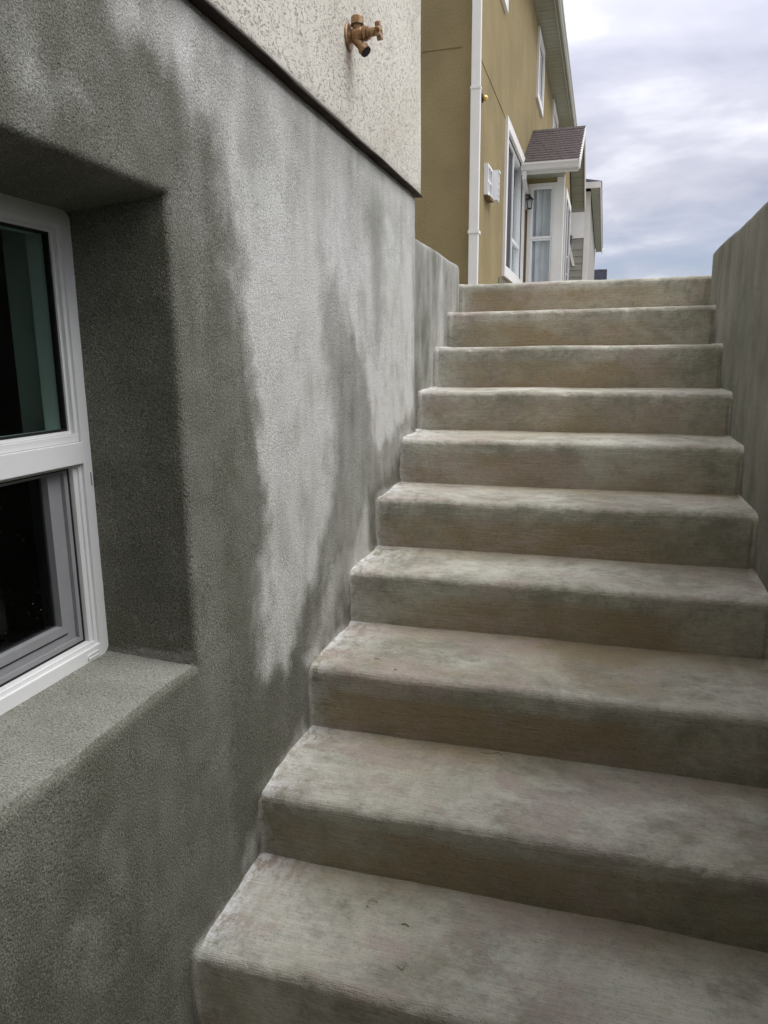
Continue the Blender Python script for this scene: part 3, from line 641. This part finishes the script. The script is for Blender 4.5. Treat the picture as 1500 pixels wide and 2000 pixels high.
for y0, y1, z0, z1 in holes:
    quad(b, (HX, y0, z0), (HX - .1, y0, z0), (HX - .1, y0, z1), (HX, y0, z1)); quad(b, (HX, y1, z0), (HX, y1, z1), (HX - .1, y1, z1), (HX - .1, y1, z0))
    quad(b, (HX, y0, z0), (HX, y1, z0), (HX - .1, y1, z0), (HX - .1, y0, z0)); quad(b, (HX, y0, z1), (HX - .1, y0, z1), (HX - .1, y1, z1), (HX, y1, z1))
me = bpy.data.meshes.new('wall'); b.to_mesh(me); b.free(); obj('wall', me, MAT['olive'], nb)
obj('plinth', B(HX - 0.05, HX + 0.012, 8.2, 10.75, GROUND - 0.1, 2.40, bev=0.004), MAT['retaining'], nb)
# control joints: a bead proud of the render with a shadow groove
obj('control_joint', BB([(HX - 0.01, HX + 0.006, HY0 + 0.02, HY1, 4.262, 4.284)], bev=0.002), MAT['olive'], nb)
obj('control_joint', BB([(-8.9, HX - 0.12, HY0 - 0.006, HY0 + 0.01, 4.262, 4.284)], bev=0.002), MAT['olive'], nb)
def house_window(y0, y1, z0, z1, tw, slider=None, x=HX, parent=nb, screen=True, curtain=True):
    w_ = obj('window', frame2d(bmesh.new(), y0 - tw, y1 + tw, z0 - tw, z1 + tw, tw, x - 0.02, x + 0.035), MAT['white_trim'], parent)
    obj('frame', frame2d(bmesh.new(), y0 + .001, y1 - .001, z0 + .001, z1 - .001, 0.055, x - 0.09, x - 0.012), MAT['vinyl'], w_)
    ym = y0 + (y1 - y0) * 0.5
    obj('meeting_stile', B(x - 0.075, x - 0.016, ym - 0.03, ym + 0.03, z0 + .056, z1 - .056), MAT['vinyl'], w_)
    if screen: obj('insect_screen', B(x - 0.036, x - 0.033, y0 + .056, ym - .031, z0 + .056, z1 - .056), MAT['screen_mesh'], w_)
    else: obj('pane', B(x - 0.056, x - 0.052, y0 + .056, ym - .031, z0 + .056, z1 - .056), MAT['glass_far'], w_)
    zz = z0 + (z1 - z0) * 0.30
    if slider:
        obj('rail', B(x - 0.072, x - 0.024, ym + .0305, y1 - .0565, zz - 0.022, zz + 0.022), MAT['vinyl'], w_)
    obj('pane', B(x - 0.066, x - 0.062, ym + .031, y1 - .056, z0 + .056, z1 - .056), MAT['glass_far'], w_)
    if curtain: drape('curtain', (x - 0.16, y0, z0), (x - 0.16, y1, z1), w_)
    return w_
def drape(name, a, c, parent, mat='curtain', amp=0.018, waves=9):
    """hanging cloth with folds between two opposite corners of a vertical rectangle"""
    b = bmesh.new(); N = 80; rows = []
    hor = Vector((c[0] - a[0], c[1] - a[1], 0)); nrm = Vector((hor.y, -hor.x, 0)).normalized()
    for z in (a[2], c[2]):
        rows.append([b.verts.new(Vector((a[0], a[1], z)) + hor * (k / N) + nrm * amp * (math.sin(k / N * waves * 6.283 + 0.6 * math.sin(k * .31)) + .35 * math.sin(k * 1.7))) for k in range(N + 1)])
    for k in range(N): b.faces.new((rows[0][k], rows[0][k + 1], rows[1][k + 1], rows[1][k]))
    return obj(name, b, MAT[mat], parent, True)
house_window(8.62, 10.56, 2.56, 4.17, 0.12, True)
house_window(7.05, 8.18, 5.42, 6.35, 0.11)
house_window(12.30, 13.20, 5.72, 6.55, 0.11)
house_window(15.9, 17.2, 5.72, 6.55, 0.11)
# eave: individual soffit panels, fascia, gutter
pm = bpy.data.meshes.new('soffit_panel'); b = bmesh.new(); PW = 0.30
prism(b, [(-0.5, 0.004, 0.0), (-0.5, PW * .46, 0.0), (-0.5, PW * .5, 0.012), (-0.5, PW * .54, 0.0), (-0.5, PW - .004, 0.0), (-0.5, PW - .004, 0.022), (-0.5, .004, 0.022)], (0.29, 0, 0))
bmesh.ops.recalc_face_normals(b, faces=b.faces); b.to_mesh(pm); b.free(); pm.materials.append(MAT['soffit'])
nsp = int((HY1 + 0.6 - HY0 + 0.3) / PW)
for k in range(nsp):
    o = bpy.data.objects.new('soffit_panel', pm); o.location = (0, HY0 - 0.3 + k * PW, HE); link(o, nb)
obj('fascia', BB([(-0.209, -0.19, HY0 - 0.3, HY1 + 0.6, HE - 0.02, HE + 0.16)]), MAT['gutter'], nb)
gp = [(-0.189, HE + 0.02), (-0.15, HE + 0.0), (-0.125, HE + 0.03), (-0.12, HE + 0.075), (-0.10, HE + 0.10), (-0.10, HE + 0.13), (-0.109, HE + 0.13), (-0.109, HE + 0.105), (-0.129, HE + 0.08), (-0.134, HE + 0.035), (-0.153, HE + 0.011), (-0.189, HE + 0.03)]
obj('gutter', prism(bmesh.new(), [(x, HY0 - 0.3, z) for x, z in gp], (0, HY1 - HY0 + 0.9, 0)), MAT['gutter'], nb)
obj('roof', prism(bmesh.new(), [(-0.17, HY0 - 0.4, HE + 0.165), (-5, HY0 - 0.4, HE + 2.6), (-9.6, HY0 - 0.4, HE + 0.165)], (0, HY1 - HY0 + 1.1, 0)), MAT['dark_shingle'], nb)
# gabled bump-out
BX1 = 0.085; BY0 = 10.80; BY1 = 13.0; EZ = 4.10; RZ = 4.965; RY = 11.9; OX = 0.31
WY0, WY1, WZ0, WZ1 = -0.405, -0.04, 1.95, 3.93
b = prism(bmesh.new(), [(HX, BY0, GROUND - .1), (WY0 - .03, BY0, GROUND - .1), (WY0 - .03, BY0, WZ1 + .03), (BX1 - .1, BY0, WZ1 + .03), (BX1 - .1, BY0, EZ - .04), (HX, BY0, EZ - .04)], (0, .02, 0))
bo = obj('bump_out', b, MAT['olive'], nb)
obj('far_wall', B(HX, BX1 - 0.1, BY1 - .02, BY1, GROUND - .1, EZ), MAT['olive'], bo)
b = bmesh.new(); prism(b, [(BX1 - 0.03, BY0 + 0.02, GROUND - .1), (BX1 - 0.03, BY1, GROUND - .1), (BX1 - 0.03, BY1, EZ), (BX1 - 0.03, RY, RZ - 0.22), (BX1 - 0.03, BY0 + .02, EZ)], (0.03, 0, 0)); obj('gable_wall', b, MAT['olive'], bo)
obj('corner_board', BB([(WY1 + 0.03, BX1 + 0.012, BY0 - 0.014, BY0 + 0.0, GROUND - .1, EZ - 0.02), (BX1 - 0.002, BX1 + 0.012, BY0 + .0005, BY0 + 0.12, GROUND - .1, EZ - 0.02)]), MAT['white_trim'], bo)
# window on the near face of the bump-out (in the x-z plane)
fw_ = obj('window', frame2d(bmesh.new(), WY0 - .03, WY1 + .03, WZ0 - .05, WZ1 + .05, 0.05, BY0 + 0.02, BY0 - 0.022, axis='y'), MAT['white_trim'], bo)
obj('sash', frame2d(bmesh.new(), WY0 + .021, WY1 - .021, 3.20, WZ1 - .001, 0.030, BY0 + 0.03, BY0 - 0.006, axis='y'), MAT['vinyl'], fw_)
obj('sash', frame2d(bmesh.new(), WY0 + .021, WY1 - .021, WZ0 + .001, 3.1995, 0.030, BY0 + 0.05, BY0 + 0.008, axis='y'), MAT['vinyl'], fw_)
obj('pane', B(WY0 + .05, WY1 - .05, BY0 + .010, BY0 + .014, 3.23, WZ1 - .03), MAT['glass_far'], fw_)
obj('pane', B(WY0 + .05, WY1 - .05, BY0 + .028, BY0 + .032, WZ0 + .03, 3.17), MAT['glass_far'], fw_)
drape('curtain', (WY0 - .02, BY0 + 0.10, WZ0), (WY1 + .02, BY0 + 0.10, WZ1), fw_, waves=4, amp=0.02)
# patio door on the gable face
dr = obj('door', frame2d(bmesh.new(), 11.02, 12.6, 2.0, 3.95, 0.11, BX1 + 0.001, BX1 + 0.035), MAT['white_trim'], bo)
obj('pane', B(BX1 + 0.002, BX1 + 0.012, 11.13, 12.49, 2.11, 3.84), MAT['screen_mesh'], dr)
obj('stile', B(BX1 + 0.004, BX1 + 0.03, 11.75, 11.83, 2.11, 3.84), MAT['vinyl'], dr)
obj('handle', BB([(BX1 + 0.03, BX1 + 0.075, 11.775, 11.8, 2.75, 2.78), (BX1 + 0.03, BX1 + 0.075, 11.775, 11.8, 3.02, 3.05), (BX1 + 0.06, BX1 + 0.08, 11.772, 11.803, 2.7801, 3.0199)]), MAT['white_trim'], dr)
# its roof: shingle courses as overlapping strips, fascias, gutter, rake soffit panels
rf = obj('porch_roof', B(HX, BX1, BY0 - 0.48, BY0, EZ - 0.05, EZ - 0.035), MAT['soffit'], nb)
obj('far_soffit', B(HX, BX1, BY1, BY1 + .48, EZ - .05, EZ - .035), MAT['soffit'], rf)
yN = 10.30; ncs = 14
for k in range(ncs):
    for sgn in (0, 1):
        t0 = k / ncs; t1 = (k + 1.25) / ncs
        def pt(t, lift): 
            y = yN + (RY - yN) * min(t, 1.0); z = EZ + 0.045 + (RZ - EZ) * min(t, 1.0) + lift
            return (y if sgn == 0 else 2 * RY - y, z)
        a = pt(t0, 0.014); c = pt(t1, 0.004)
        b = prism(bmesh.new(), [(HX + .001, a[0], a[1]), (HX + .001, c[0], c[1]), (HX + .001, c[0], c[1] - 0.010), (HX + .001, a[0], a[1] - 0.012)], (OX - HX + 0.012, 0, 0)); obj('shingle_course', b, MAT['shingle'], rf)
obj('ridge_cap', prism(bmesh.new(), [(HX + .001, RY - .09, RZ + .012), (HX + .001, RY, RZ + .066), (HX + .001, RY + .09, RZ + .012), (HX + .001, RY, RZ + .05)], (OX - HX + .014, 0, 0)), MAT['shingle'], rf)
for sgn in (0, 1):
    f = (lambda y: y) if sgn == 0 else (lambda y: 2 * RY - y)
    # sloping deck underside = rake soffit, cut into panels
    NP = 9
    for k in range(NP):
        t0 = k / NP + .003; t1 = (k + 1) / NP - .003
        A = (f(yN + (RY - yN) * t0), EZ - 0.03 + (RZ - EZ) * t0); Cc = (f(yN + (RY - yN) * t1), EZ - 0.03 + (RZ - EZ) * t1)
        obj('soffit_panel', prism(bmesh.new(), [(BX1 + .002, A[0], A[1]), (BX1 + .002, Cc[0], Cc[1]), (BX1 + .002, Cc[0], Cc[1] + .05), (BX1 + .002, A[0], A[1] + .05)], (OX - BX1 - .004, 0, 0)), MAT['soffit'], rf)
    obj('rake_board', prism(bmesh.new(), [(OX, f(yN - 0.02), EZ - 0.075), (OX, f(yN - 0.02), EZ + 0.045), (OX, RY, RZ + 0.052), (OX, RY, RZ - 0.07)], (0.02, 0, 0)), MAT['white_trim'], rf)
gq = [(0, -0.02), (-0.05, -0.055), (-0.085, -0.04), (-0.095, 0.0), (-0.115, 0.02), (-0.115, 0.045), (-0.105, 0.045), (-0.105, 0.025), (-0.085, 0.008), (-0.075, -0.03), (-0.048, -0.044), (0, -0.01)]
obj('gutter', prism(bmesh.new(), [(HX + .02, yN - .001 + y, EZ + z) for y, z in gq], (OX - HX - 0.02, 0, 0)), MAT['white_gutter'], rf)
obj('fascia', B(HX + .002, OX - .002, yN, yN + .02, EZ - .09, EZ + .03), MAT['white_trim'], rf)
b = BB([(HX + .03, HX + .09, yN - .07, yN - .012, EZ - .16, EZ - .05), (HX + .03, HX + .09, BY0 - .075, BY0 - .015, 3.62, EZ - .29)]); prism(b, [(HX + .031, yN - .07, EZ - .161), (HX + .031, yN - .012, EZ - .161), (HX + .031, BY0 - .016, EZ - .289), (HX + .031, BY0 - .075, EZ - .289)], (.058, 0, 0))
obj('gutter_outlet', b, MAT['white_gutter'], rf)

# downspout at the near corner of the olive house
ds = thing('downspout', 'tall white downspout on the near corner of the olive house', 'downspout', (-0.47, 6.24, GROUND))
obj('pipe', BB([(-0.515, -0.425, 6.165, 6.225, GROUND, 3.872), (-0.512, -0.428, 6.168, 6.222, 3.873, 6.7)], bev=0.006), MAT['white_trim'], ds)
obj('sleeve', B(-0.519, -0.421, 6.161, 6.229, 3.86, 3.885, bev=0.003), MAT['white_trim'], ds)
for z in (2.6, 5.4): obj('strap', B(-0.522, -0.418, 6.158, 6.2785, z, z + .03), MAT['white_trim'], ds)

# fittings on the olive wall
fl = thing('wall_sensor', 'small domed brass sensor beside the white downspout on the olive wall', 'sensor', (HX, 6.72, 3.94))
obj('back_plate', lathe(bmesh.new(), (HX, 6.72, 3.95), (1, 0, 0), [(0, .042), (.012, .042), (.016, .03)], 20), MAT['black_metal'], fl)
obj('dome', lathe(bmesh.new(), (HX + .016, 6.72, 3.95), (1, 0, -.25), [(0, .028), (.012, .031), (.03, .028), (.042, .017), (.046, .004)], 20), MAT['gold'], fl)
vb = thing('wall_vent', 'white double vent hood with louvres on the olive wall', 'vent', (HX, 7.1, 3.3))
obj('plate', frame2d(bmesh.new(), 6.93, 7.26, 3.10, 3.40, 0.028, HX + .001, HX + 0.045), MAT['vinyl'], vb)
obj('backing', B(HX + .001, HX + .012, 6.959, 7.231, 3.131, 3.369), MAT['screen_mesh'], vb)
obj('divider', BB([(HX + .013, HX + .04, 7.083, 7.107, 3.131, 3.369), (HX + .0135, HX + .036, 6.961, 7.082, 3.24, 3.262), (HX + .0135, HX + .036, 7.108, 7.229, 3.24, 3.262)]), MAT['vinyl'], vb)
for k in range(4): obj('louvre', prism(bmesh.new(), [(HX + .014, 7.29, 3.12 + k * .065), (HX + .10, 7.29, 3.10 + k * .065), (HX + .104, 7.29, 3.108 + k * .065), (HX + .014, 7.29, 3.150 + k * .065)], (0, 0.10, 0)), MAT['vinyl'], vb)
obj('hood', BB([(HX + .001, HX + .012, 7.275, 7.41, 3.09, 3.40), (HX + .012, HX + .10, 7.275, 7.288, 3.10, 3.39), (HX + .012, HX + .10, 7.395, 7.408, 3.10, 3.39), (HX + .012, HX + .11, 7.275, 7.408, 3.3905, 3.405)]), MAT['vinyl'], vb)
obj('drip_lip', BB([(HX + .001, HX + .06, 7.0, 7.22, 3.065, 3.0985)]), MAT['twig'], vb)

ln = thing('wall_lantern', 'small black lantern with clear glass on the olive wall beside the bump-out', 'lantern', (HX, 10.72, 3.6))
lc = Vector((HX + 0.10, 10.69, 3.74))
obj('bracket', BB([(HX, HX + .02, 10.65, 10.73, 3.70, 3.86), (HX + .02, HX + .11, 10.68, 10.70, 3.80, 3.818)]), MAT['black_metal'], ln)
obj('roof', lathe(bmesh.new(), lc + Vector((0, 0, .0)), (0, 0, 1), [(0, .062), (.012, .058), (.04, .028), (.06, .010), (.08, .005)], 8), MAT['black_metal'], ln)
obj('glass', lathe(bmesh.new(), lc + Vector((0, 0, -.115)), (0, 0, 1), [(0, .035), (.112, .050)], 8), MAT['glass_far'], ln)
obj('base', lathe(bmesh.new(), lc + Vector((0, 0, -.135)), (0, 0, 1), [(0, .015), (.01, .038), (.019, .038)], 8), MAT['black_metal'], ln)
for k in range(4):
    a = R(45 + 90 * k); obj('bar', cyl(bmesh.new(), lc + Vector((.038 * math.cos(a), .038 * math.sin(a), -.116)), lc + Vector((.054 * math.cos(a), .054 * math.sin(a), .0)), .004, seg=6), MAT['black_metal'], ln)

# ------------------------------------------------------------------ second house beyond
CX = 0.175; CY = 22.0; CE = 6.06
hc_ = thing('house', 'grey-sided house with white corner boards and a deep eave behind the bump-out', 'house', (-5, 28, GROUND))
obj('wall', B(-9, CX, CY, 35, GROUND - .1, CE - .01), MAT['grey_siding'], hc_)
for k in range(16):
    z = GROUND + k * 0.19
    if z + .18 > 4.74: break
    obj('siding_board', prism(bmesh.new(), [(-1.6, CY - .004, z), (-1.6, CY - .022, z), (-1.6, CY - .006, z + .186), (-1.6, CY - .004, z + .186)], (1.6 + CX - .13, 0, 0)), MAT['grey_siding'], hc_)
obj('corner_board', BB([(CX - .12, CX + .018, CY - .03, CY - .001, GROUND - .1, CE - .02), (CX + .001, CX + .018, CY, CY + .14, GROUND - .1, CE - .02)]), MAT['white_trim'], hc_)
obj('corner_board', BB([(-0.53, -0.42, CY - .03, CY - .005, GROUND - .1, 4.70)]), MAT['white_trim'], hc_)
obj('frieze_panel', BB([(-1.6, CX - .121, CY - .028, CY - .001, 4.79, 5.5)]), MAT['vinyl'], hc_)
obj('brace', prism(bmesh.new(), [(-0.405, CY - .05, 4.66), (-0.33, CY - .05, 4.66), (-0.16, CY - .05, 4.02), (-0.24, CY - .05, 4.02)], (0, .03, 0)), MAT['white_trim'], hc_)
for k in range(34):
    y = CY - .35 + k * .40
    obj('soffit_panel', prism(bmesh.new(), [(CX + .02, y + .008, CE), (CX + .02, y + .20, CE - .006), (CX + .02, y + .392, CE), (CX + .02, y + .392, CE + .03), (CX + .02, y + .008, CE + .03)], (.245, 0, 0)), MAT['soffit'], hc_)
obj('gutter', BB([(CX + .27, CX + .30, CY - .45, 35.6, CE - .04, CE + .14), (CX - 4, CX + .30, CY - .47, CY - .451, CE - .02, CE + .14)]), MAT['white_gutter'], hc_)
obj('roof', prism(bmesh.new(), [(CX + .32, CY - .47, CE + .141), (-4.4, CY - .47, CE + .141), (-4.4, CY + 4, CE + 2.0), (CX + .32, CY - .46, CE + .15)], (0, 13.6, 0)), MAT['dark_shingle'], hc_)
cd = thing('wall_lantern', 'tiny dark lantern on the white corner of the grey-sided house', 'lantern', (-0.36, CY, 4.75))
obj('body', lathe(bmesh.new(), (-0.36, CY - .14, 4.62), (0, 0, 1), [(0, .04), (.02, .07), (.18, .085), (.20, .12), (.27, .03)], 8), MAT['black_metal'], cd)
obj('bracket', B(-0.375, -0.345, CY - .14, CY - .03, 4.87, 4.9), MAT['black_metal'], cd)

# third house: dark roof just clearing the landing
hd = thing('house', 'distant house whose dark charcoal roof shows just over the landing', 'house', (-4, 45, GROUND))
obj('wall', B(-9, .3, 40.5, 49, GROUND - .1, 4.6), MAT['grey_siding'], hd)
obj('roof', prism(bmesh.new(), [(-9.5, 40, 4.6), (-9.5, 41.2, 5.93), (-9.5, 48.4, 5.93), (-9.5, 49.6, 4.6)], (10.22, 0, 0)), MAT['dark_shingle'], hd)
obj('ridge_vent', B(-8, .45, 42.0, 42.5, 5.931, 6.02), MAT['gutter'], hd)

# ------------------------------------------------------------------ litter on the steps
def twig(label, x, y, z, pts, r, mat='twig', name='twig'):
    b = tube(bmesh.new(), [(x + p[0], y + p[1], z + p[2]) for p in pts], r, 5)
    tag(obj(name, b, MAT[mat], None, True), label, 'debris')
t1, t2, t3 = NZ[0] + .0105, NZ[1] + .0105, NZ[2] + .0105
def hook(s, k, turn=220): return [(s * .5 * math.cos(R(k + turn * i / 8)), s * .5 * math.sin(R(k + turn * i / 8)), .002 + .004 * math.sin(i * .8)) for i in range(9)]
twig('curled straw stalk near the middle of the lowest visible tread', 0.329, 0.236, t1, hook(.026, 30), .0011, 'straw', 'stalk')
twig('short hooked dark stalk close to the nosing of the lowest tread', 0.440, 0.080, t1, hook(.016, 200, 160), .0008)
twig('thin straight pale stalk at the far right of the lowest tread', 0.933, 0.263, t1, [(0, 0, .001), (.004, .012, .003), (.006, .024, .001)], .0012, 'straw', 'stalk')
twig('forked dark twig against the riser at the back of the second tread', 0.541, 0.655, t2, [(-.03, .004, .001), (-.012, .0, .003), (.006, .004, .002), (.02, .010, .006), (.032, .002, .002)], .0008)
twig('tiny straight twig on the third tread near the left wall', 0.184, 0.765, t3, [(-.007, 0, .001), (.002, .001, .002), (.009, .001, .001)], .0011)
twig('tiny dark crumb-like twig on the third tread beside the nosing', 0.258, 0.705, t3, [(-.004, 0, .001), (.0, .002, .002), (.004, .001, .001)], .0013)
twig('small bent twig left of the curled straw on the lowest tread', 0.420, 0.195, t1, [(-.008, -.003, .001), (0, .001, .002), (.006, -.003, .002), (.010, -.004, .001)], .0010)
